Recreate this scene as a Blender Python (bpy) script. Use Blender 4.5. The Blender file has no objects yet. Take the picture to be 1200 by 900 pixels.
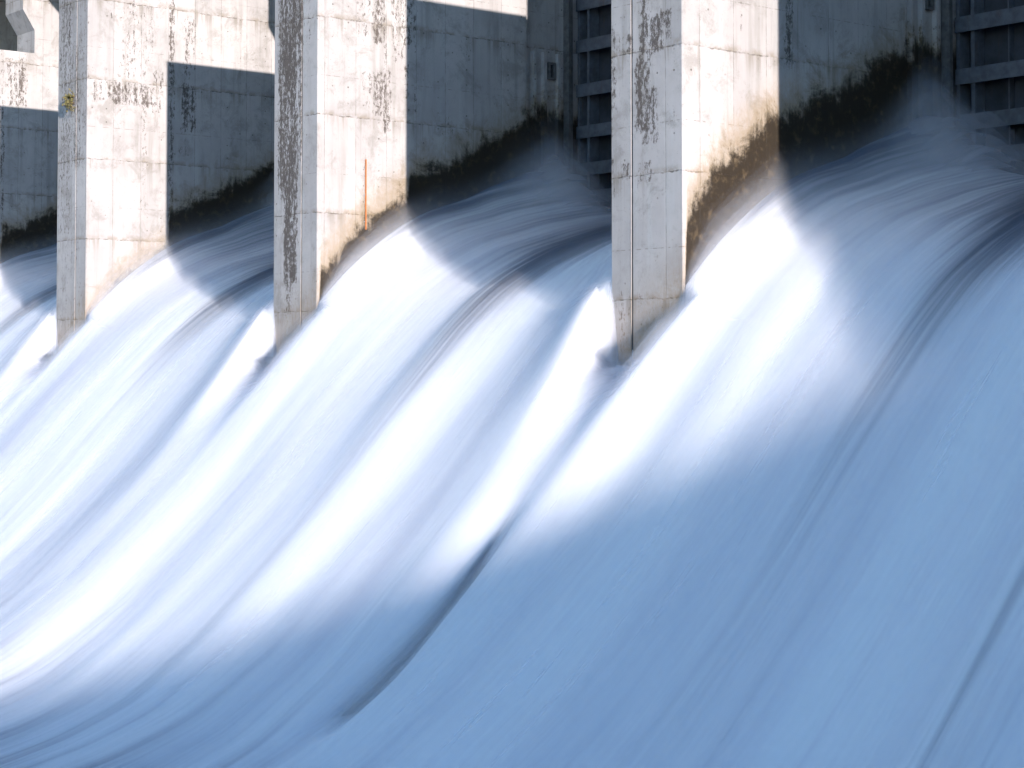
import bpy, bmesh, math, random
import numpy as np
from mathutils import Vector

random.seed(7)
SC = bpy.context.scene
COL = SC.collection

# ------------------------------------------------------------------ layout
# X runs along the dam (right bank at +X), +Y is upstream, z = 0 is eye level.
NOSE = 36.0            # downstream ends of the piers
PITCH = 19.2           # pier spacing
PW = 3.05              # pier width
BAY = PITCH - PW
XR3 = -36.7            # right face of the nearest visible pier
SUN = Vector((16.1, -4.0, 3.1)).normalized()


def link(o):
    COL.objects.link(o)
    return o


def tag(o, label=None, cat=None, group=None, kind=None):
    if label: o['label'] = label
    if cat: o['category'] = cat
    if group: o['group'] = group
    if kind: o['kind'] = kind
    return o


def mesh_obj(name, verts, faces, mat, parent=None, smooth=False, attrs=None):
    me = bpy.data.meshes.new(name)
    me.from_pydata([tuple(v) for v in verts], [], [tuple(f) for f in faces])
    me.update()
    if attrs:
        for k, v in attrs.items():
            a = me.attributes.new(k, 'FLOAT', 'POINT')
            a.data.foreach_set('value', np.asarray(v, dtype=np.float32))
    if smooth:
        me.polygons.foreach_set('use_smooth', [True] * len(me.polygons))
    if mat: me.materials.append(mat)
    o = link(bpy.data.objects.new(name, me))
    if parent: o.parent = parent
    return o


def empty(name, loc):
    o = link(bpy.data.objects.new(name, None))
    o.location = loc
    o.empty_display_size = 0.5
    return o


# ------------------------------------------------------------------ numpy noise
def vnoise(x, y, seed):
    """smooth 2-D value noise in -1..1"""
    rng = np.random.RandomState(seed)
    T = rng.uniform(-1, 1, (256, 256))
    xi = np.floor(x).astype(int); yi = np.floor(y).astype(int)
    fx = x - xi; fy = y - yi
    fx = fx * fx * fx * (fx * (fx * 6 - 15) + 10); fy = fy * fy * fy * (fy * (fy * 6 - 15) + 10)
    a = T[xi % 256, yi % 256]; b = T[(xi + 1) % 256, yi % 256]
    c = T[xi % 256, (yi + 1) % 256]; d = T[(xi + 1) % 256, (yi + 1) % 256]
    return (a * (1 - fx) + b * fx) * (1 - fy) + (c * (1 - fx) + d * fx) * fy


def sstep(a, b, x):
    t = np.clip((x - a) / (b - a), 0, 1)
    return t * t * (3 - 2 * t)


# ------------------------------------------------------------------ node helper
class NT:
    def __init__(self, name):
        self.m = bpy.data.materials.new(name)
        self.m.use_nodes = True
        self.t = self.m.node_tree
        self.t.nodes.clear()
        self.out = self.t.nodes.new('ShaderNodeOutputMaterial')

    def n(self, typ, **kw):
        nd = self.t.nodes.new(typ)
        for k, v in kw.items(): setattr(nd, k, v)
        return nd

    def put(self, sock, v):
        if isinstance(v, bpy.types.NodeSocket): self.t.links.new(v, sock)
        elif isinstance(v, (tuple, list)) and len(v) == 3 and sock.type == 'RGBA': sock.default_value = (*v, 1)
        else: sock.default_value = v

    def math(self, op, a, b=0.0, c=None, clamp=False):
        nd = self.n('ShaderNodeMath', operation=op, use_clamp=clamp)
        self.put(nd.inputs[0], a); self.put(nd.inputs[1], b)
        if c is not None: self.put(nd.inputs[2], c)
        return nd.outputs[0]

    def mix(self, f, a, b, blend='MIX'):
        nd = self.n('ShaderNodeMix', data_type='RGBA', blend_type=blend)
        self.put(nd.inputs['Factor'], f)
        self.put(nd.inputs[6], a); self.put(nd.inputs[7], b)
        return nd.outputs[2]

    def step(self, v, lo, hi, o0=0.0, o1=1.0):
        nd = self.n('ShaderNodeMapRange', interpolation_type='SMOOTHSTEP')
        self.put(nd.inputs[0], v); self.put(nd.inputs[1], lo); self.put(nd.inputs[2], hi)
        self.put(nd.inputs[3], o0); self.put(nd.inputs[4], o1)
        return nd.outputs[0]

    def attr(self, name):
        return self.n('ShaderNodeAttribute', attribute_name=name).outputs['Fac']

    def comb(self, x, y, z):
        nd = self.n('ShaderNodeCombineXYZ')
        for i, v in enumerate((x, y, z)): self.put(nd.inputs[i], v)
        return nd.outputs[0]

    def noise(self, vec, scale, detail=4.0, rough=0.55, dist=0.0):
        nd = self.n('ShaderNodeTexNoise')
        self.put(nd.inputs['Vector'], vec)
        nd.inputs['Scale'].default_value = scale
        nd.inputs['Detail'].default_value = detail
        nd.inputs['Roughness'].default_value = rough
        nd.inputs['Distortion'].default_value = dist
        return nd.outputs['Fac']

    def bsdf(self, color, rough, spec=0.3, normal=None, **kw):
        b = self.n('ShaderNodeBsdfPrincipled')
        self.put(b.inputs['Base Color'], color)
        self.put(b.inputs['Roughness'], rough)
        self.put(b.inputs['Specular IOR Level'], spec)
        if normal is not None: self.put(b.inputs['Normal'], normal)
        for k, v in kw.items(): self.put(b.inputs[k.replace('_', ' ')], v)
        return b.outputs[0]

    def bump(self, h, strength, dist):
        nd = self.n('ShaderNodeBump')
        self.put(nd.inputs['Height'], h)
        nd.inputs['Strength'].default_value = strength
        nd.inputs['Distance'].default_value = dist
        return nd.outputs[0]

    def done(self, shader):
        self.t.links.new(shader, self.out.inputs['Surface'])
        return self.m


def concrete_material():
    N = NT('weathered_concrete')
    geo = N.n('ShaderNodeNewGeometry')
    P = geo.outputs['Position']
    sp = N.n('ShaderNodeSeparateXYZ'); N.put(sp.inputs[0], P)
    X, Y, Z = sp.outputs
    H = N.math('ADD', X, Y)                       # runs along either face
    # --- body tone
    big = N.noise(P, 0.35, 5, 0.6)
    mid = N.noise(P, 2.3, 6, 0.65)
    runs = N.noise(N.comb(N.math('MULTIPLY', X, 2.6), N.math('MULTIPLY', Y, 2.6), N.math('MULTIPLY', Z, 0.16)), 1.0, 5, 0.62)
    c = N.mix(N.step(big, 0.3, 0.7), (0.42, 0.378, 0.362), (0.525, 0.48, 0.46))
    c = N.mix(N.step(mid, 0.5, 0.78, 0, 0.35), c, (0.33, 0.315, 0.295))
    c = N.mix(N.step(runs, 0.50, 0.72, 0, 0.62), c, (0.30, 0.275, 0.25))
    c = N.mix(N.step(runs, 0.46, 0.28, 0, 0.45), c, (0.53, 0.52, 0.505))
    pan = N.n('ShaderNodeTexWhiteNoise', noise_dimensions='2D')
    N.put(pan.inputs['Vector'], N.comb(N.math('FLOOR', N.math('DIVIDE', H, 1.4)), N.math('FLOOR', N.math('DIVIDE', N.math('SUBTRACT', Z, 1.65), 3.65)), 0.0))
    c = N.mix(N.math('MULTIPLY', pan.outputs['Value'], 0.3), c, (0.27, 0.255, 0.25))
    blot = N.noise(P, 0.9, 7, 0.75, 0.4)
    c = N.mix(N.step(blot, 0.48, 0.66, 0, 0.55), c, (0.24, 0.215, 0.19))
    # --- pour lifts
    wob = N.noise(P, 1.7, 4, 0.7)
    zw = N.math('ADD', Z, N.math('MULTIPLY', N.math('SUBTRACT', wob, 0.5), 0.16))
    ph = N.math('FRACT', N.math('DIVIDE', N.math('SUBTRACT', zw, 1.65), 3.65))      # 0..1 up one lift
    dl = N.math('MINIMUM', ph, N.math('SUBTRACT', 1.0, ph))
    brk = N.noise(P, 5.0, 3, 0.6)
    joint = N.math('MULTIPLY', N.step(dl, 0.010, 0.001), N.step(brk, 0.40, 0.66, 0.05, 0.8))
    # dirt that gathers just above and runs just below each lift line
    above = N.math('MULTIPLY', N.step(ph, 0.07, 0.0), N.step(mid, 0.38, 0.62))
    below = N.math('MULTIPLY', N.step(ph, 0.80, 1.0), N.step(runs, 0.47, 0.66))
    c = N.mix(N.math('MULTIPLY', above, 0.7), c, (0.25, 0.20, 0.15))
    c = N.mix(N.math('MULTIPLY', below, 0.55), c, (0.22, 0.18, 0.14))
    c = N.mix(joint, c, (0.11, 0.09, 0.07))
    # half lifts and form panel seams
    ph2 = N.math('FRACT', N.math('DIVIDE', N.math('SUBTRACT', Z, 1.65 + 1.825 - 0.35), 3.65))
    half = N.math('MULTIPLY', N.step(N.math('MINIMUM', ph2, N.math('SUBTRACT', 1.0, ph2)), 0.006, 0.002), N.step(brk, 0.45, 0.6, 0.0, 0.6))
    hv = N.math('FRACT', N.math('DIVIDE', H, 1.4))
    seam = N.math('MULTIPLY', N.step(N.math('MINIMUM', hv, N.math('SUBTRACT', 1.0, hv)), 0.014, 0.004), N.step(mid, 0.36, 0.58, 0.12, 0.7))
    c = N.mix(N.math('MAXIMUM', half, seam), c, (0.19, 0.17, 0.15))
    # form tie holes
    u = N.math('SUBTRACT', N.math('FRACT', N.math('DIVIDE', H, 0.7)), 0.5)
    v = N.math('SUBTRACT', N.math('FRACT', N.math('DIVIDE', Z, 0.61)), 0.5)
    r2 = N.math('ADD', N.math('POWER', N.math('MULTIPLY', u, 0.7), 2.0), N.math('POWER', N.math('MULTIPLY', v, 0.61), 2.0))
    tie = N.math('MULTIPLY', N.step(r2, 0.0016, 0.0006), N.step(N.noise(P, 0.9, 3, 0.7), 0.5, 0.62, 0.0, 0.75))
    c = N.mix(tie, c, (0.09, 0.075, 0.06))
    # blow holes
    pit = N.step(N.noise(P, 17.0, 2, 0.5), 0.66, 0.74, 0, 0.55)
    c = N.mix(N.math('MULTIPLY', pit, N.step(big, 0.35, 0.6)), c, (0.2, 0.17, 0.14))
    # --- lichen and grime, heaviest where the mesh says so
    st = N.attr('stain')
    grain = N.noise(N.comb(X, Y, N.math('MULTIPLY', Z, 0.55)), 8.0, 7, 0.78)
    vert = N.noise(N.comb(N.math('MULTIPLY', X, 5.0), N.math('MULTIPLY', Y, 5.0), N.math('MULTIPLY', Z, 0.5)), 1.0, 4, 0.6)
    g = N.math('ADD', N.math('MULTIPLY', grain, 0.75), N.math('MULTIPLY', vert, 0.33))
    thr = N.math('SUBTRACT', 0.80, N.math('MULTIPLY', st, 0.335))
    lich = N.step(N.math('SUBTRACT', g, thr), -0.03, 0.07)
    c = N.mix(N.math('MULTIPLY', lich, 0.93), c, N.mix(mid, (0.06, 0.047, 0.043), (0.14, 0.11, 0.09)))
    rust = N.attr('rust')
    c = N.mix(N.math('MULTIPLY', rust, N.step(grain, 0.3, 0.6, 0.25, 0.9)), c, (0.36, 0.22, 0.10))
    # --- wet algae above the water line
    wet = N.math('ADD', N.attr('wet'), N.math('ADD', N.math('MULTIPLY', N.math('SUBTRACT', vert, 0.5), 0.8), N.math('ADD', N.math('MULTIPLY', N.math('SUBTRACT', blot, 0.5), 2.6), N.math('MULTIPLY', N.math('SUBTRACT', grain, 0.5), 0.45))))
    damp = N.step(wet, -1.3, 0.3, 0, 0.7)
    wetm = N.step(wet, -0.3, 0.35)
    c = N.mix(damp, c, (0.24, 0.175, 0.10))
    wc = N.mix(N.step(N.noise(P, 3.0, 5, 0.7), 0.5, 0.72), (0.024, 0.017, 0.011), (0.085, 0.058, 0.032))
    c = N.mix(N.math('MULTIPLY', wetm, 0.97), c, wc)
    h = N.math('ADD', N.math('MULTIPLY', grain, 0.5), N.math('MULTIPLY', joint, -1.2))
    h = N.math('ADD', h, N.math('ADD', N.math('MULTIPLY', tie, -0.7), N.math('MULTIPLY', seam, -0.4)))
    rough = N.step(wetm, 0, 1, 0.92, 0.5)
    return N.done(N.bsdf(c, rough, 0.25, N.bump(h, 0.55, 0.03)))


def simple_material(name, col, rough=0.6, metal=0.0, var=0.25, scale=3.0, rust=None):
    N = NT(name)
    P = N.n('ShaderNodeNewGeometry').outputs['Position']
    f = N.noise(P, scale, 6, 0.65)
    d = tuple(x * (1 - var) for x in col)
    c = N.mix(N.step(f, 0.35, 0.68), col, d)
    if rust:
        sp = N.n('ShaderNodeSeparateXYZ'); N.put(sp.inputs[0], P)
        r = N.noise(N.comb(N.math('MULTIPLY', sp.outputs[0], 4), N.math('MULTIPLY', sp.outputs[1], 4), N.math('MULTIPLY', sp.outputs[2], 0.6)), 1.0, 5, 0.7)
        c = N.mix(N.step(r, 0.56, 0.72, 0, 0.6), c, rust)
    return N.done(N.bsdf(c, rough, 0.4, N.bump(f, 0.2, 0.02), Metallic=metal))


def flow_vectors(N):
    geo = N.n('ShaderNodeNewGeometry')
    sp = N.n('ShaderNodeSeparateXYZ'); N.put(sp.inputs[0], geo.outputs['Position'])
    return N.attr('flow_x'), N.attr('flow_s'), sp.outputs[2]


def water_material():
    N = NT('rushing_white_water')
    fx, fs, Z = flow_vectors(N)
    s1 = N.noise(N.comb(N.math('MULTIPLY', fx, 0.75), N.math('MULTIPLY', fs, 0.032), 0.0), 1.0, 4, 0.55)
    s2 = N.noise(N.comb(N.math('MULTIPLY', fx, 4.5), N.math('MULTIPLY', fs, 0.10), 3.7), 1.0, 4, 0.55)
    foam = N.attr('foam')
    f = N.math('ADD', foam, N.math('ADD', N.math('MULTIPLY', N.math('SUBTRACT', s1, 0.5), 0.9), N.math('MULTIPLY', N.math('SUBTRACT', s2, 0.5), N.math('MULTIPLY_ADD', foam, -1.5, 1.6))))
    f = N.step(f, 0.05, 0.85)
    s0 = N.noise(N.comb(N.math('MULTIPLY', fx, 0.22), N.math('MULTIPLY', fs, 0.014), 6.0), 1.0, 2, 0.5)
    tone = N.math('ADD', N.math('MULTIPLY', N.step(s1, 0.28, 0.62), 0.55), N.math('MULTIPLY', N.step(s0, 0.36, 0.6), 0.45))
    white = N.mix(tone, (0.68, 0.68, 0.745), (0.97, 0.955, 0.965))
    clear = (0.03, 0.052, 0.10)
    col = N.mix(f, clear, white)
    bmp = N.bump(s2, 0.06, 0.06)
    body = N.bsdf(col, N.step(f, 0, 1, 0.30, 0.85), 0.3, bmp, Subsurface_Weight=N.math('MULTIPLY', f, 0.8), Subsurface_Radius=(1.0, 1.0, 1.0), Subsurface_Scale=1.6)
    return N.done(body)


def spray_material():
    N = NT('drifting_spray')
    fx, fs, Z = flow_vectors(N)
    s1 = N.noise(N.comb(N.math('MULTIPLY', fx, 1.6), N.math('MULTIPLY', fs, 0.07), 9.1), 1.0, 4, 0.55)
    s2 = N.noise(N.comb(N.math('MULTIPLY', fx, 6.0), N.math('MULTIPLY', fs, 0.25), 1.3), 1.0, 3, 0.5)
    a = N.math('MULTIPLY', N.attr('alpha'), N.math('ADD', N.step(s1, 0.30, 0.66, 0.35, 0.85), N.step(s2, 0.35, 0.7, 0.05, 0.18)), clamp=True)
    s0 = N.noise(N.comb(N.math('MULTIPLY', fx, 0.4), N.math('MULTIPLY', fs, 0.016), 6.0), 1.0, 3, 0.55)
    tint = N.mix(N.step(s0, 0.38, 0.6), (0.70, 0.70, 0.765), (0.95, 0.935, 0.955))
    d = N.n('ShaderNodeBsdfDiffuse'); N.put(d.inputs[0], tint)
    tl = N.n('ShaderNodeBsdfTranslucent'); N.put(tl.inputs[0], (0.91, 0.90, 0.94))
    m1 = N.n('ShaderNodeMixShader'); m1.inputs[0].default_value = 0.4
    N.t.links.new(d.outputs[0], m1.inputs[1]); N.t.links.new(tl.outputs[0], m1.inputs[2])
    tr = N.n('ShaderNodeBsdfTransparent')
    m2 = N.n('ShaderNodeMixShader'); N.put(m2.inputs[0], a)
    N.t.links.new(tr.outputs[0], m2.inputs[1]); N.t.links.new(m1.outputs[0], m2.inputs[2])
    return N.done(m2.outputs[0])


CONC = concrete_material()
STEEL = simple_material('painted_gate_steel', (0.14, 0.145, 0.165), 0.55, 0.0, 0.35, 2.5, (0.13, 0.085, 0.06))
PLATE = simple_material('gate_skin_steel', (0.055, 0.058, 0.07), 0.6, 0.0, 0.4, 1.5, (0.085, 0.06, 0.045))
RAIL = simple_material('guide_rail_steel', (0.18, 0.17, 0.165), 0.5, 0.2, 0.4, 4, (0.15, 0.09, 0.05))
SEAL = simple_material('joint_filler', (0.05, 0.05, 0.055), 0.9)
ORANGE = simple_material('orange_paint', (0.60, 0.185, 0.045), 0.5, 0, 0.25, 6)
BRACKET = simple_material('galvanised_bracket', (0.35, 0.35, 0.35), 0.5, 0.3)

# ------------------------------------------------------------------ water shape
_ys = np.array([0, 12, 15, 18, 20, 22, 24, 26.5, 29, 30.8, 33, 36, 37.4, 39, 41, 44, 47, 48.6, 49.6, 50.2, 54])
_zs = np.array([-11.7, -11.7, -11.6, -11.4, -11.15, -10.7, -10.0, -8.4, -6.2, -4.5, -2.15, 0.8, 1.95, 2.9, 3.8, 4.6, 5.1, 5.2, 5.4, 14.0, 14.0])
_yd = np.linspace(0, 54, 1081)
_zd = np.interp(_yd, _ys, _zs)
_k = np.exp(-np.linspace(-2, 2, 41) ** 2); _k /= _k.sum()
_zsm = np.convolve(np.pad(_zd, 20, mode='edge'), _k, mode='valid')
_zsm = np.where(_yd > 48.2, _zd, _zsm)
_sd = np.concatenate([[0], np.cumsum(np.hypot(np.diff(_yd), np.diff(_zsm)))])


def zc(Y): return np.interp(Y, _yd, _zsm)


def bay_coord(X): return np.mod(X - XR3, PITCH)        # 0 at a pier's right face


def rise(Y):
    return np.interp(Y, [16, 20, 24, 28, 32, 34, 36, 40, 43, 46, 47.6, 48.6], [0.0, .15, .35, .45, .5, .7, 1.1, 1.75, 1.9, 2.5, 2.5, 0.6])


def wake_half(Y):
    dn = np.clip(NOSE - Y, 0, 30)
    return 1.45 * np.exp(-dn / 25.0) + 0.2 + 0.5 * np.exp(-dn / 2.0)


def water_z(X, Y):
    b = bay_coord(X)
    pc = np.abs(np.mod(b - (BAY + PW / 2) + PITCH / 2, PITCH) - PITCH / 2)   # distance from pier axis
    z = zc(Y)
    A = rise(Y)
    dn = np.clip(NOSE - Y, 0, 30)
    e0 = np.where(Y > NOSE, PW / 2, wake_half(Y))
    w = 2.1 + 0.05 * dn
    out = np.exp(-np.clip(pc - e0, 0, 99) / w)
    D = np.interp(Y, [14, 18, 22, 26, 30, 32, 33, 34, 35, 36.1, 36.2], [0.0, .03, .06, .1, .12, .2, .42, .85, 1.75, 2.9, 0.0])
    q = np.clip(1 - pc / e0, 0, 1)
    ridge = A * out - np.where(Y < NOSE + .1, D * sstep(0, np.interp(Y, [24, 33, 36], [1, .9, .3]), q), 0)
    # the one deep slit left open behind the nearest pier
    ridge = ridge - np.exp(-((X - XR3 + PW / 2 - .35) / .36) ** 2) * np.interp(Y, [24.4, 25.8, 27.4, 29.2, 31.0], [0, .5, .95, .6, 0])
    z = z + ridge
    # a clear tongue runs down the middle of each bay
    mid = np.exp(-((b - 8.7) / 1.6) ** 2)
    z = z - 0.12 * mid * np.interp(Y, [20, 30, 40, 48], [0.2, .5, .5, 0])
    amp = np.interp(Y, [10, 20, 26, 34, 40, 47, 48.6], [.25, .55, 1, 1, .6, .25, .05])
    s = np.interp(Y, _yd, _sd)
    n = 0.31 * vnoise(X / 3.1 + 11, s / 19, 1) + 0.15 * vnoise(X / 1.6, s / 15, 2) + 0.04 * vnoise(X / 0.7, s / 14, 3)
    return z + amp * n


def grid_faces(nx, ny):
    i = np.arange(nx - 1)[:, None] * ny + np.arange(ny - 1)[None, :]
    return np.stack([i, i + ny, i + ny + 1, i + 1], -1).reshape(-1, 4)


def fast_mesh(name, V, F, mat, attrs):
    me = bpy.data.meshes.new(name)
    me.vertices.add(len(V)); me.vertices.foreach_set('co', V.astype(np.float32).ravel())
    me.loops.add(F.size); me.loops.foreach_set('vertex_index', F.astype(np.int32).ravel())
    me.polygons.add(len(F))
    me.polygons.foreach_set('loop_start', np.arange(0, F.size, F.shape[1], dtype=np.int32))
    me.polygons.foreach_set('use_smooth', np.ones(len(F), dtype=bool))
    me.update(calc_edges=True)
    for k, v in attrs.items():
        a = me.attributes.new(k, 'FLOAT', 'POINT'); a.data.foreach_set('value', v.astype(np.float32).ravel())
    me.materials.append(mat)
    return link(bpy.data.objects.new(name, me))


def foam_of(X, Y):
    b = bay_coord(X)
    pc = np.abs(np.mod(b - (BAY + PW / 2) + PITCH / 2, PITCH) - PITCH / 2)
    f = np.interp(Y, [14, 19, 22, 26, 30, 37, 41, 45, 48.6], [.42, .45, .7, .95, 1, .98, .66, .52, .42])
    c = b - (8.9 + 0.35 * np.sin(Y * .15))
    wid = np.interp(Y, [24, 30, 36, 42, 48], [.6, .8, 1.3, 2.3, 3.0])
    f = f - np.exp(-(c / wid) ** 2) * np.interp(Y, [18, 26, 33, 37, 42, 48], [.1, .25, .36, .68, .82, .65])
    # less foam and a darker tone where the sheet runs along the pier faces
    f = f - np.where(Y > 36.5, np.exp(-np.clip(pc - PW / 2, 0, 99) / .7), 0) * np.interp(Y, [36.5, 39, 42, 48], [0, .45, .7, .4])
    # slick water at the bottom of the crease behind each pier
    dn = np.clip(NOSE - Y, 0, 30)
    e0 = wake_half(Y)
    f = f - np.exp(-((X - XR3 + PW / 2 - .3) / .34) ** 2) * np.interp(Y, [24.2, 25.5, 27, 29.2, 31.6], [0, .5, 1.0, .9, .0])
    # a second thin dark strand further right in the bay
    f = f - .2 * np.exp(-((b - 14.9) / .4) ** 2) * np.interp(Y, [20, 26, 31, 35], [.3, 1, .8, 0])
    f = f - .22 * np.exp(-((b - 12.4) / .7) ** 2) * np.interp(Y, [20, 27, 34, 38], [.3, 1, .6, 0])
    # thinner strands scattered unevenly through the sheet
    s = np.interp(Y, _yd, _sd)
    f = f - .30 * sstep(.15, .75, vnoise(X / 1.25 + 3, s / 42, 91)) * np.interp(Y, [16, 24, 30, 35], [.8, 1, .75, .1])
    f = f - .16 * sstep(.2, .8, vnoise(X / .55 + 7, s / 30, 92)) * np.interp(Y, [16, 24, 32, 36], [.8, 1, .8, .3])
    return np.clip(f, 0, 1)


def build_water():
    xs = np.arange(-140, 1.0, 0.125); ys = np.concatenate([np.arange(2, 14, 0.5), np.arange(14, 50.4, 0.13), [52, 54]])
    X, Y = np.meshgrid(xs, ys, indexing='ij')
    Z = water_z(X, Y)
    V = np.stack([X, Y, Z], -1).reshape(-1, 3)
    F = grid_faces(len(xs), len(ys))
    fx = X + 0.25 * vnoise(X / 5, Y / 8, 21)
    s = np.interp(Y, _yd, _sd)
    o = fast_mesh('water', V, F, water_material(), {'foam': foam_of(X, Y), 'flow_x': fx, 'flow_s': s})
    tag(o, 'white water rushing down the spillway between the concrete piers', 'water', kind='structure')
    # spray that floats over the sheet, thickest along the piers
    xs = np.arange(-140, 1.0, 0.26); ys = np.arange(16, 48.4, 0.26)
    X, Y = np.meshgrid(xs, ys, indexing='ij')
    Z = water_z(X, Y)
    b = bay_coord(X)
    pc = np.abs(np.mod(b - (BAY + PW / 2) + PITCH / 2, PITCH) - PITCH / 2)
    near = np.exp(-np.clip(pc - PW / 2, 0, 99) / 1.6) * np.interp(Y, [20, 30, 36, 40, 48], [.05, .1, .45, 1, 1.2])
    near = np.where((Y < NOSE) & (pc < 1.2), near * np.interp(Y, [20, 30, 36], [.2, .25, .5]), near)
    crease = np.where(Y < NOSE, np.exp(-(pc / 1.1) ** 2), 0)
    wk = np.where(Y < NOSE, sstep(0, .3, 1 - pc / wake_half(Y)), 0) * np.interp(Y, [31, 34.5], [0, 1])
    thick = np.interp(Y, [16, 22, 26, 32, 36, 44], [.5, 1.3, 1.8, 1.7, 1.0, .4]) * (1 - .55 * crease) + 0.9 * near * (1 - .6 * crease)
    thick = thick * (1 - .6 * wk) * (1 - .93 * np.exp(-(pc / 4.0) ** 2) * (1 - .85 * np.exp(-(pc / 1.1) ** 2)) * np.interp(Y, [25, 31, 36, 37], [0, 1, 1, 0]))
    plume = 1.7 * np.exp(-((b - 1.1) / 2.4) ** 2 - ((Y - 47.0) / 1.7) ** 2) * (1 + .35 * vnoise(X / 1.1, Y / 1.4, 77))
    slit = np.exp(-((X - XR3 + PW / 2 - .35) / .55) ** 2) * np.interp(Y, [23.6, 25.6, 29.5, 31.2], [0, 1, 1, 0])
    thick = thick * (1 - .8 * slit)
    foot = np.exp(-(pc / 1.7) ** 2) * np.exp(-((Y - 34.6) / 1.2) ** 2)
    thick = thick + 1.1 * foot
    K = 7
    VV, FF, AA, FX, FS = [], [], [], [], []
    s = np.interp(Y, _yd, _sd)
    for k in range(K):
        t = (k + 1) / K
        Zk = Z + (thick + plume) * t * (1.0 + 0.22 * vnoise(X / 1.1 + 5 * k, s / 5, 40 + k))
        FF.append(grid_faces(len(xs), len(ys)) + len(VV) * X.size)
        VV.append(np.stack([X, Y, Zk], -1).reshape(-1, 3))
        fade = sstep(48.4, 47.6, Y) * sstep(16, 20, Y)
        AA.append((0.36 * (1 - t) ** 1.2 * fade * (0.10 + .90 * foam_of(X, Y)) * (1 - .85 * slit) * (1 + .5 * foot) + .26 * plume * fade * (1 - t)).ravel())
        FX.append((X + .35 * k).ravel()); FS.append((s + 9 * k).ravel())
    o = fast_mesh('spray', np.concatenate(VV), np.concatenate(FF), spray_material(),
                  {'alpha': np.concatenate(AA), 'flow_x': np.concatenate(FX), 'flow_s': np.concatenate(FS)})
    tag(o, 'fine white spray drifting over the rushing water', 'spray', kind='stuff')


# ------------------------------------------------------------------ piers
def wet_line(y):
    return np.interp(y, [36, 37.6, 39.75, 43.4, 46.5, 48.5, 60], [3.4, 5.2, 6.6, 8.2, 9.7, 9.8, 9.6])


class Skin:
    """collects finely divided wall faces of one part, world coordinates"""
    def __init__(self): self.v = []; self.f = []; self.n = 0

    def wall(self, p, q, z0, z1, step=0.14):
        """vertical wall from plan point p to plan point q"""
        L = math.hypot(q[0] - p[0], q[1] - p[1])
        nu = max(2, int(L / step) + 1) if L > 0.3 else 2
        nz = max(2, int((z1 - z0) / step) + 1)
        u = np.linspace(0, 1, nu); z = np.linspace(z0, z1, nz)
        U, Z = np.meshgrid(u, z, indexing='ij')
        V = np.stack([p[0] + (q[0] - p[0]) * U, p[1] + (q[1] - p[1]) * U, Z], -1).reshape(-1, 3)
        self.v.append(V); self.f += [tuple(int(a) + self.n for a in r) for r in grid_faces(nu, nz)]
        self.n += len(V)

    def poly(self, pts):
        self.v.append(np.array(pts, float)); self.f.append(tuple(range(self.n, self.n + len(pts)))); self.n += len(pts)

    def prism(self, pts, z0, z1, step=0.14):
        """pts counter-clockwise seen from above"""
        for i in range(len(pts)):
            self.wall(pts[i], pts[(i + 1) % len(pts)], z0, z1, step)
        self.poly([(x, y, z1) for x, y in pts])
        self.poly([(x, y, z0) for x, y in reversed(pts)])


def blob(a, z, cx, cz, rx, rz, k):
    """soft-edged rectangle patch"""
    return k * sstep(1.25, .75, np.abs(a - cx) / rx) * sstep(1.25, .8, np.abs(z - cz) / rz)


def finish(name, sk, parent, origin, stains_end, stains_side, xr, wet_off, end_base=0.42):
    V = np.concatenate(sk.v)
    x, y, z = V.T
    onend = y < NOSE + 0.05
    st = np.where(onend, .55 if abs(xr - XR3 + 2 * PITCH) < 1 else end_base, 0.15)
    for (cx, cz, rx, rz, k) in stains_end:
        st = np.maximum(st, np.where(onend, blob(x - xr, z, cx, cz, rx, rz, k), 0))
    for (cy, cz, ry, rz, k) in stains_side:
        st = np.maximum(st, np.where(~onend & (x > xr - .3), blob(y, z, cy, cz, ry, rz, k), 0))
    wl = wet_line(y)
    wet = wl - z + np.where(y < 40.2, wet_off, 0.35 + .3 * max(wet_off, -1))
    # end faces: the tide mark drops towards the left corner
    wend = (1.0 + (x - xr) * 0.75 + wet_off * .3) - z
    wet = np.where(onend, wend, wet)
    wet = np.where(x < xr - PW + .05, -9, wet)
    rust = np.where(onend, 0.75 * sstep(4.4, 0.4, z - (x - xr) * .75), 0.0)
    rust = np.where(~onend & (y < 41), np.maximum(rust, .45 * sstep(1.7, .2, z - wl - wet_off)), rust)
    V = V - np.array(origin)
    return mesh_obj(name, V, sk.f, CONC, parent, attrs={'stain': st, 'wet': np.clip(wet, -9, 9), 'rust': rust})


PIER_GROUP = 'concrete piers standing in a row across the spillway'


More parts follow.
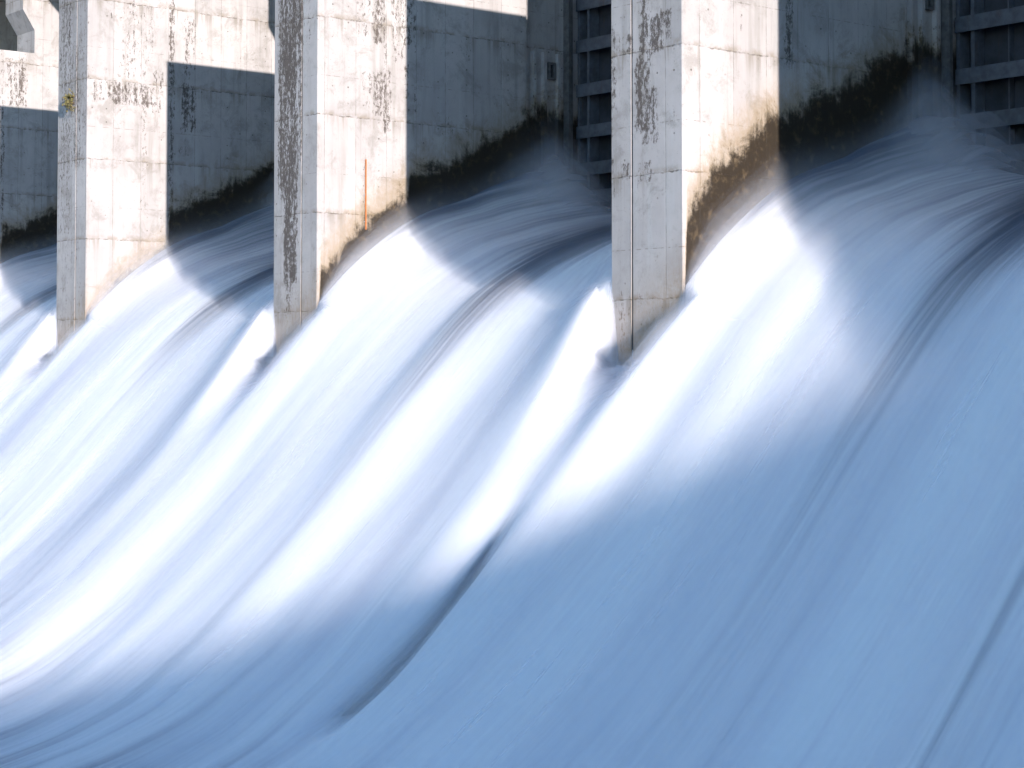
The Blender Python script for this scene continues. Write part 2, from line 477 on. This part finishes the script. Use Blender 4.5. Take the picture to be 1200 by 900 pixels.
def make_pier(i, label, split, stains_end, stains_side, wet_off=0.0, detail=True):
    xr = XR3 + PITCH * (i - 3)
    xl = xr - PW
    org = (xr - PW / 2, NOSE, -14.0)
    root = empty('spillway_pier', org)
    tag(root, label, 'pier', PIER_GROUP)
    step = 0.14 if detail else 0.6
    xs = xr - PW * split
    c = 0.035
    # two halves either side of a contraction joint; the left half stands a little proud
    sk = Skin()
    sk.prism([(xs + .0, NOSE), (xr - c, NOSE), (xr, NOSE + c), (xr, 46.0), (xr - .28, 46.0), (xr - .28, 62.0), (xs, 62.0)], -14, 16.9, step)
    finish('pier_half', sk, root, org, stains_end, stains_side, xr, wet_off)
    sk = Skin()
    sk.prism([(xl, NOSE - .012 + c), (xl + c, NOSE - .012), (xs - .06, NOSE - .012), (xs - .06, 62.0), (xl, 62.0)], -14, 16.9, step)
    finish('pier_half', sk, root, org, stains_end, [], xr, wet_off)
    # bituminous filler set back in the joint
    sk = Skin(); sk.prism([(xs - .06, NOSE + .012), (xs, NOSE + .012), (xs, NOSE + .5), (xs - .06, NOSE + .5)], -13.9, 16.8, 9)
    V = np.concatenate(sk.v) - np.array(org)
    mesh_obj('joint_filler', V, sk.f, SEAL, root)
    # set-back upper column with its stepped corbels (profile in Y, z)
    prof = [(42.0, 16.903), (42.0, 18.2), (41.3, 19.3), (41.3, 20.6), (38.6, 23.2), (38.6, 25.0), (60, 25.0), (60, 16.903)]
    sk = Skin()
    xa, xb = xr - 2.35, xr
    for k in range(len(prof)):
        (y0, z0), (y1, z1) = prof[k], prof[(k + 1) % len(prof)]
        sk.poly([(xa, y0, z0), (xa, y1, z1), (xb, y1, z1), (xb, y0, z0)])
    sk.poly([(xb, y, z) for y, z in prof][::-1]); sk.poly([(xa, y, z) for y, z in prof])
    finish('upper_column', sk, root, org, [], stains_side, xr, 0)
    if detail:
        # ribbed lining and guide rail beside the gate slot, and a small square niche
        for y in (46.45, 47.0, 47.75):
            sk = Skin(); sk.prism([(xr - .278, y), (xr - .12, y + .04), (xr - .12, y + .2), (xr - .278, y + .24)], 5.0, 12.45, .2)
            finish('slot_rib', sk, root, org, [], [(47, 8.6, 2, 2.5, .7)], xr, 0)
        sk = Skin()
        for (a, b_, z0, z1) in ((47.30, 47.66, 11.36, 11.44), (47.30, 47.66, 11.98, 12.06), (47.30, 47.38, 11.44, 11.98), (47.58, 47.66, 11.44, 11.98)):
            sk.prism([(xr - .277, a), (xr - .10, a), (xr - .10, b_), (xr - .277, b_)], z0, z1, 1)
        V = np.concatenate(sk.v) - np.array(org)
        nf = mesh_obj('niche_frame', V, sk.f, RAIL, root)
        sk = Skin(); sk.prism([(xr - .276, 47.381), (xr - .25, 47.381), (xr - .25, 47.579), (xr - .276, 47.579)], 11.441, 11.979, 1)
        mesh_obj('niche_back', np.concatenate(sk.v) - np.array(org), sk.f, SEAL, nf)
        for ya, xo in ((48.22, .06), (48.42, -.04)):
            sk = Skin(); sk.prism([(xr - .277, ya), (xr + xo, ya), (xr + xo, ya + .11), (xr - .277, ya + .11)], -6, 24.5, 30)
            mesh_obj('guide_rail', np.concatenate(sk.v) - np.array(org), sk.f, RAIL, root)
    return root


make_pier(-1, 'most distant grey pier glimpsed behind the far left pier column', .34, [], [], -1.5, detail=False)
make_pier(0, 'far left pier cut by the photo edge with a stepped corbel column', .34, [(-1.5, 9, 1.4, 9, .5)],
          [(40.15, 9, .22, 9, .75), (41.0, 15.2, .7, 1.5, .75), (43, 14.8, .8, .7, .45)], -1.5)
make_pier(1, 'sunlit pier second from the left with a weed growing on its end', .34,
          [(-2.2, 15.5, .8, 2.6, .75), (-1.6, 11.5, 1.3, 3.2, .72), (-.5, 14, .45, 5.5, .62), (-2.2, 7.5, .6, 2.2, .68), (-2.4, 3.5, .5, 1.6, .5)],
          [(38.1, 15.2, .55, 2.0, .62), (39.0, 14.3, .4, 1.7, .58), (37.9, 12.05, 1.7, .55, .80), (38.8, 9.2, .22, 2.6, .62), (39.55, 12.3, .35, 1.2, .66), (40.25, 10, .16, 8, .80),
           (41.2, 14.5, .4, 1.6, .72), (41.2, 11.7, .45, 1.2, .85), (40.9, 10.2, .3, .8, .6), (38.3, 15.9, 1.5, .5, .55), (38.2, 13.1, .9, .35, .62)], -1.9)
make_pier(2, 'middle pier with black streaked end and an orange rod on its sunlit side', .34,
          [(-2.35, 10.8, .42, 5.0, .95), (-1.75, 9.5, .40, 7.2, .98), (-1.35, 13.8, .35, 2.4, .95), (-1.2, 10.5, .16, 3.6, .85), (-1.9, 5.5, .45, 3.0, .97), (-2.0, 2.6, .25, 1.2, .8), (-.6, 13.2, .3, 1.8, .6), (-.85, 10.6, .12, 3, .6)],
          [(38.1, 12.9, .45, 1.0, .68), (39.6, 12.6, .35, 1.6, .72), (38.75, 12.9, .3, 1.2, .85), (40.15, 13, .3, 1.2, .74), (38.6, 10.0, .32, .95, .72), (39.1, 9.7, .2, 1.3, .85), (38.15, 10.1, .25, .8, .6),
           (40.05, 10.0, .16, 1.4, .7), (39.0, 11.2, .15, .8, .66), (40.5, 9, .14, 6, .55), (43, 8.9, 1.6, .5, .5), (44.2, 12.2, 1.8, .6, .45)], -.5)
make_pier(3, 'nearest pier at the right with a narrow left half and brown algae band', .69,
          [(-1.55, 9.9, .3, 2.0, .80), (-1.25, 9.4, .65, .6, .88), (-.75, 9.6, .35, .5, .82), (-1.75, 7.7, .3, 1.2, .92), (-1.35, 7.0, .35, .9, .84), (-1.6, 5.4, .35, .35, .78), (-1.5, 3.9, .5, .8, .50), (-2.95, 8.6, .12, 1.4, .8), (-2.4, 9.2, .4, .3, .7), (-2.5, 5.5, .25, .3, .8), (-3.0, 6.0, .06, 3, .7), (-.4, 6.8, .2, .3, .62), (-1.4, 1.2, .6, 1.6, .45), (-2.6, .8, .5, 1.3, .6)],
          [(38.4, 10.2, .12, .7, .7), (37.0, 7.0, .3, .5, .45), (40.5, 10.2, .2, 1.6, .85), (40.3, 8.9, .15, .8, .6), (38.0, 5.9, .25, .3, .5)], 0.5)
make_pier(4, 'sunward pier just outside the right edge of the photo', .34, [], [], 0.0, detail=False)


# ------------------------------------------------------------------ gates
def box_bm(bm, x0, x1, y0, y1, z0, z1):
    r = bmesh.ops.create_cube(bm, size=1)
    for v in r['verts']:
        v.co = Vector(((x0 + x1) / 2 + v.co.x * (x1 - x0), (y0 + y1) / 2 + v.co.y * (y1 - y0), (z0 + z1) / 2 + v.co.z * (z1 - z0)))


def part(name, bm, mat, parent=None, bevel=0.0):
    if bevel:
        bmesh.ops.bevel(bm, geom=list(bm.edges), offset=bevel, segments=2, affect='EDGES')
    me = bpy.data.meshes.new(name); bm.to_mesh(me); bm.free()
    me.materials.append(mat)
    o = link(bpy.data.objects.new(name, me))
    if parent: o.parent = parent
    return o


BEAMS = [6.55, 7.72, 9.26, 11.0, 12.85, 14.6, 16.6]
w = BAY + .44


def make_gate():
    root = empty('spillway_gate', (0, 48.9, 6.2))
    bm = bmesh.new(); box_bm(bm, 0.02, w, .62, .68, -.1, 12.0); part('skin_plate', bm, PLATE, root)
    for zb in BEAMS:
        z = zb - 6.2
        bm = bmesh.new()
        box_bm(bm, .06, w - .04, -.06, .0, z - .26, z + .26)      # downstream flange
        box_bm(bm, .08, w - .06, .0, .62, z - .03, z + .03)       # web
        part('beam', bm, STEEL, root)
    for x in (.02, .62):
        bm = bmesh.new(); box_bm(bm, x, x + .14, .06, .60, -.2, 11.9); part('end_post', bm, STEEL, root)
    for k in range(1, 14):
        bm = bmesh.new(); x = .75 + k * 1.1
        box_bm(bm, x, x + .05, .36, .618, -.05, 11.8); part('stiffener', bm, STEEL, root)
    for x in (w - .16, w - .76):
        bm = bmesh.new(); box_bm(bm, x, x + .14, .06, .60, -.2, 11.9); part('end_post', bm, STEEL, root)
    bm = bmesh.new(); box_bm(bm, .04, w - .02, .56, .72, -.22, -.1); part('bottom_seal', bm, SEAL, root)
    return root


gate = make_gate()
gate_labels = {2: 'raised steel gate with ribbed beams between the middle and right piers',
               3: 'raised steel gate at the right photo edge beside the nearest pier',
               1: 'raised steel gate hidden behind the middle pier'}
for k, i in enumerate((3, 2, 1)):
    if k == 0: g = gate
    else:
        g = gate.copy(); link(g)
        for ch in list(gate.children):
            c_ = ch.copy(); link(c_); c_.parent = g
    g.location.x = XR3 + PITCH * (i - 3) - .25
    tag(g, gate_labels[i], 'gate', 'steel gates held up between the piers')

# ------------------------------------------------------------------ bridge deck and end wall
sk = Skin(); sk.prism([(-140, 38.0), (2, 38.0), (2, 58), (-140, 58)], 25.003, 26.6, 4)
V = np.concatenate(sk.v); n = len(V)
o = mesh_obj('bridge_deck', V, sk.f, CONC, attrs={'stain': [0] * n, 'wet': [-9] * n, 'rust': [0] * n})
tag(o, 'concrete bridge deck carried by the corbels above the piers', 'bridge')

TOP = [(60, 25.0), (34, 25.0), (30.5, 9.4), (28.4, 5.9), (27.2, 4.0), (26.4, 2.4), (25.4, -.4), (24, -4.0), (22, -7.6), (18, -9.2), (9.6, -10), (2, -10.2)]
sk = Skin(); x0, x1 = -1.4, 1.4
prof = [(2, -14.0), (60, -14.0)] + TOP
for k in range(len(prof)):
    (ya, za), (yb, zb) = prof[k], prof[(k + 1) % len(prof)]
    sk.poly([(x0, ya, za), (x0, yb, zb), (x1, yb, zb), (x1, ya, za)])
sk.poly([(x0, y, z) for y, z in prof]); sk.poly([(x1, y, z) for y, z in prof][::-1])
V = np.concatenate(sk.v); n = len(V)
o = mesh_obj('training_wall', V, sk.f, CONC, attrs={'stain': [0.1] * n, 'wet': [-9] * n, 'rust': [0] * n})
tag(o, 'sloping concrete training wall along the right side of the spillway', 'wall')

sk = Skin(); sk.prism([(1.42, 40), (90, 40), (90, 62), (1.42, 62)], -14, 26.5, 6)  # unseen dam section, added to keep sky light off the right bay
V = np.concatenate(sk.v); n = len(V)
o = mesh_obj('unseen_dam_blocker', V, sk.f, CONC, attrs={'stain': [0.1] * n, 'wet': [-9] * n, 'rust': [0] * n})
tag(o, 'unseen concrete dam section added beyond the training wall to block sky light', 'dam')

# right bank: a hillside well outside the frame that shades the lower water
N = NT('hillside_scrub')
P = N.n('ShaderNodeNewGeometry').outputs['Position']
f = N.noise(P, .25, 8, .7)
SCRUB = N.done(N.bsdf(N.mix(N.step(f, .4, .65), (0.05, 0.06, 0.03), (0.12, 0.105, 0.07)), .95, .1, N.bump(f, .8, 1.0)))
gx = np.concatenate([np.arange(95, 200, 2.5), np.arange(200, 420, 20)]); gy = np.concatenate([np.arange(-400, -60, 20), np.arange(-60, 40, 1.0)])
GX, GY = np.meshgrid(gx, gy, indexing='ij')
crest = np.interp(GY, [-400, -150, -60, -40, -23, -17.7, -12.6, -7, -2, 4, 20, 60], [-6, 4, 14, 20.5, 24.6, 25.5, 26.9, 28.9, 31.2, 34, 37, 38])
GZ = -12.3 + (crest + 12.3) * sstep(95, 130, GX) * (1 - .15 * sstep(132, 420, GX)) - .4 * sstep(3, 12, abs(GX - 131))
o = fast_mesh('hillside', np.stack([GX, GY, GZ], -1).reshape(-1, 3), grid_faces(len(gx), len(gy)), SCRUB, {})
tag(o, 'scrub covered hillside on the right bank', 'hillside', kind='structure')

# ------------------------------------------------------------------ orange rod
xr2 = XR3 - PITCH
root = empty('marker_rod', (xr2, 38.12, 4.75))
tag(root, 'thin orange upright rod fixed to the sunlit side of the middle pier', 'rod')
bm = bmesh.new()
bmesh.ops.create_cone(bm, cap_ends=True, segments=10, radius1=.026, radius2=.026, depth=2.65)
bmesh.ops.translate(bm, verts=bm.verts, vec=(.07, 0, 1.325)); part('rod', bm, ORANGE, root)
for z in (.3, 1.3, 2.35):
    bm = bmesh.new(); box_bm(bm, .0, .05, -.06, .06, z - .02, z + .02); part('bracket', bm, BRACKET, root)

# ------------------------------------------------------------------ weed on the pier end
def leaf_material():
    N = NT('yellow_green_leaf')
    P = N.n('ShaderNodeNewGeometry').outputs['Position']
    f = N.noise(P, 6.0, 3, 0.6)
    c = N.mix(N.step(f, .35, .65), (0.13, 0.125, 0.05), (0.25, 0.20, 0.085))
    return N.done(N.bsdf(c, .7, .2))


LEAF = leaf_material()
STEM = simple_material('dry_stem', (0.12, 0.075, 0.04), 0.9)
root = empty('weed', (-76.55, NOSE - .012, 11.7))
tag(root, 'yellow green weed sprouting from a crack in the pier end', 'plant')
bm_s, bm_l = bmesh.new(), bmesh.new()
rng = random.Random(3)
for k in range(26):
    p = Vector((rng.uniform(-.15, .2), 0, rng.uniform(-.45, .25)))
    d = Vector((rng.uniform(-.55, .55), -rng.uniform(.3, .8), rng.uniform(-.3, .8))).normalized()
    L = rng.uniform(.25, .65)
    pts = [p + d * (L * t) + Vector((0, 0, -.25 * L * t * t)) for t in (0, .33, .66, 1)]
    for a, b_ in zip(pts, pts[1:]):
        side = d.cross(Vector((0, 0, 1))).normalized() * .008
        up = Vector((0, 0, .008))
        vs = [bm_s.verts.new(q) for q in (a - side, a + side, b_ + side, b_ - side)]; bm_s.faces.new(vs)
        vs = [bm_s.verts.new(q) for q in (a - up, a + up, b_ + up, b_ - up)]; bm_s.faces.new(vs)
    for j in range(9):
        t = rng.uniform(.25, 1); q = p + d * (L * t) + Vector((0, 0, -.25 * L * t * t))
        ax = Vector((rng.gauss(0, 1), rng.gauss(0, 1), rng.gauss(0, 1))).normalized()
        ay = ax.cross(Vector((rng.gauss(0, 1), rng.gauss(0, 1), rng.gauss(0, 1)))).normalized()
        l, wd = rng.uniform(.08, .15), rng.uniform(.025, .05)
        bm_l.faces.new([bm_l.verts.new(q), bm_l.verts.new(q + ax * l * .5 + ay * wd), bm_l.verts.new(q + ax * l), bm_l.verts.new(q + ax * l * .5 - ay * wd)])
part('stem', bm_s, STEM, root); part('leaves', bm_l, LEAF, root)

# ------------------------------------------------------------------ water and river
build_water()
N = NT('river_water')
P = N.n('ShaderNodeNewGeometry').outputs['Position']
f = N.noise(P, .12, 6, .6)
RIVER = N.done(N.bsdf(N.mix(N.step(f, .4, .65), (0.05, 0.075, 0.10), (0.45, 0.5, 0.55)), .35, .4, N.bump(f, .3, .4)))
o = mesh_obj('river', [(-900, -900, -12.2), (900, -900, -12.2), (900, 49, -12.2), (-900, 49, -12.2)], [(0, 1, 2, 3)], RIVER)
tag(o, 'river surface below the dam', 'river', kind='structure')

# ------------------------------------------------------------------ light
W = bpy.data.worlds.new('World'); SC.world = W; W.use_nodes = True
nt = W.node_tree; nt.nodes.clear()
sky = nt.nodes.new('ShaderNodeTexSky'); sky.sky_type = 'NISHITA'; sky.sun_disc = False
el = math.asin(SUN.z); az = math.atan2(SUN.x, SUN.y)
sky.sun_elevation = el; sky.sun_rotation = az
sky.altitude = 300; sky.air_density = 1.0; sky.dust_density = 0.0; sky.ozone_density = 3.0
bg = nt.nodes.new('ShaderNodeBackground'); bg.inputs[1].default_value = 0.15
wo = nt.nodes.new('ShaderNodeOutputWorld')
nt.links.new(sky.outputs[0], bg.inputs[0]); nt.links.new(bg.outputs[0], wo.inputs[0])
L = bpy.data.lights.new('sun', 'SUN'); L.energy = 3.4; L.angle = math.radians(.5); L.color = (1.0, 0.94, 0.90)
so = link(bpy.data.objects.new('sun', L)); so.rotation_euler = SUN.to_track_quat('Z', 'Y').to_euler()

# ------------------------------------------------------------------ camera
cam = bpy.data.cameras.new('camera'); cam.sensor_width = 36; cam.lens = 2102 / 1200 * 36
cam.clip_end = 3000; TILT = math.radians(2.0); cam.shift_y = -33 / 1200 - math.tan(TILT) * 2102 / 1200
co = link(bpy.data.objects.new('camera', cam))
co.location = (0, 0, 0)
fwd = Vector((-.777, .629, math.tan(TILT))).normalized()
co.rotation_euler = fwd.to_track_quat('-Z', 'Y').to_euler()
SC.camera = co

SC.view_settings.view_transform = 'Standard'
SC.view_settings.look = 'None'
SC.view_settings.exposure = 1.17
SC.view_settings.gamma = 1
SC.view_settings.use_curve_mapping = False
SC.cycles.use_denoising = True
SC.cycles.use_adaptive_sampling = True
SC.cycles.adaptive_threshold = 0.03
SC.cycles.max_bounces = 6
SC.cycles.transparent_max_bounces = 24
SC.cycles.diffuse_bounces = 4
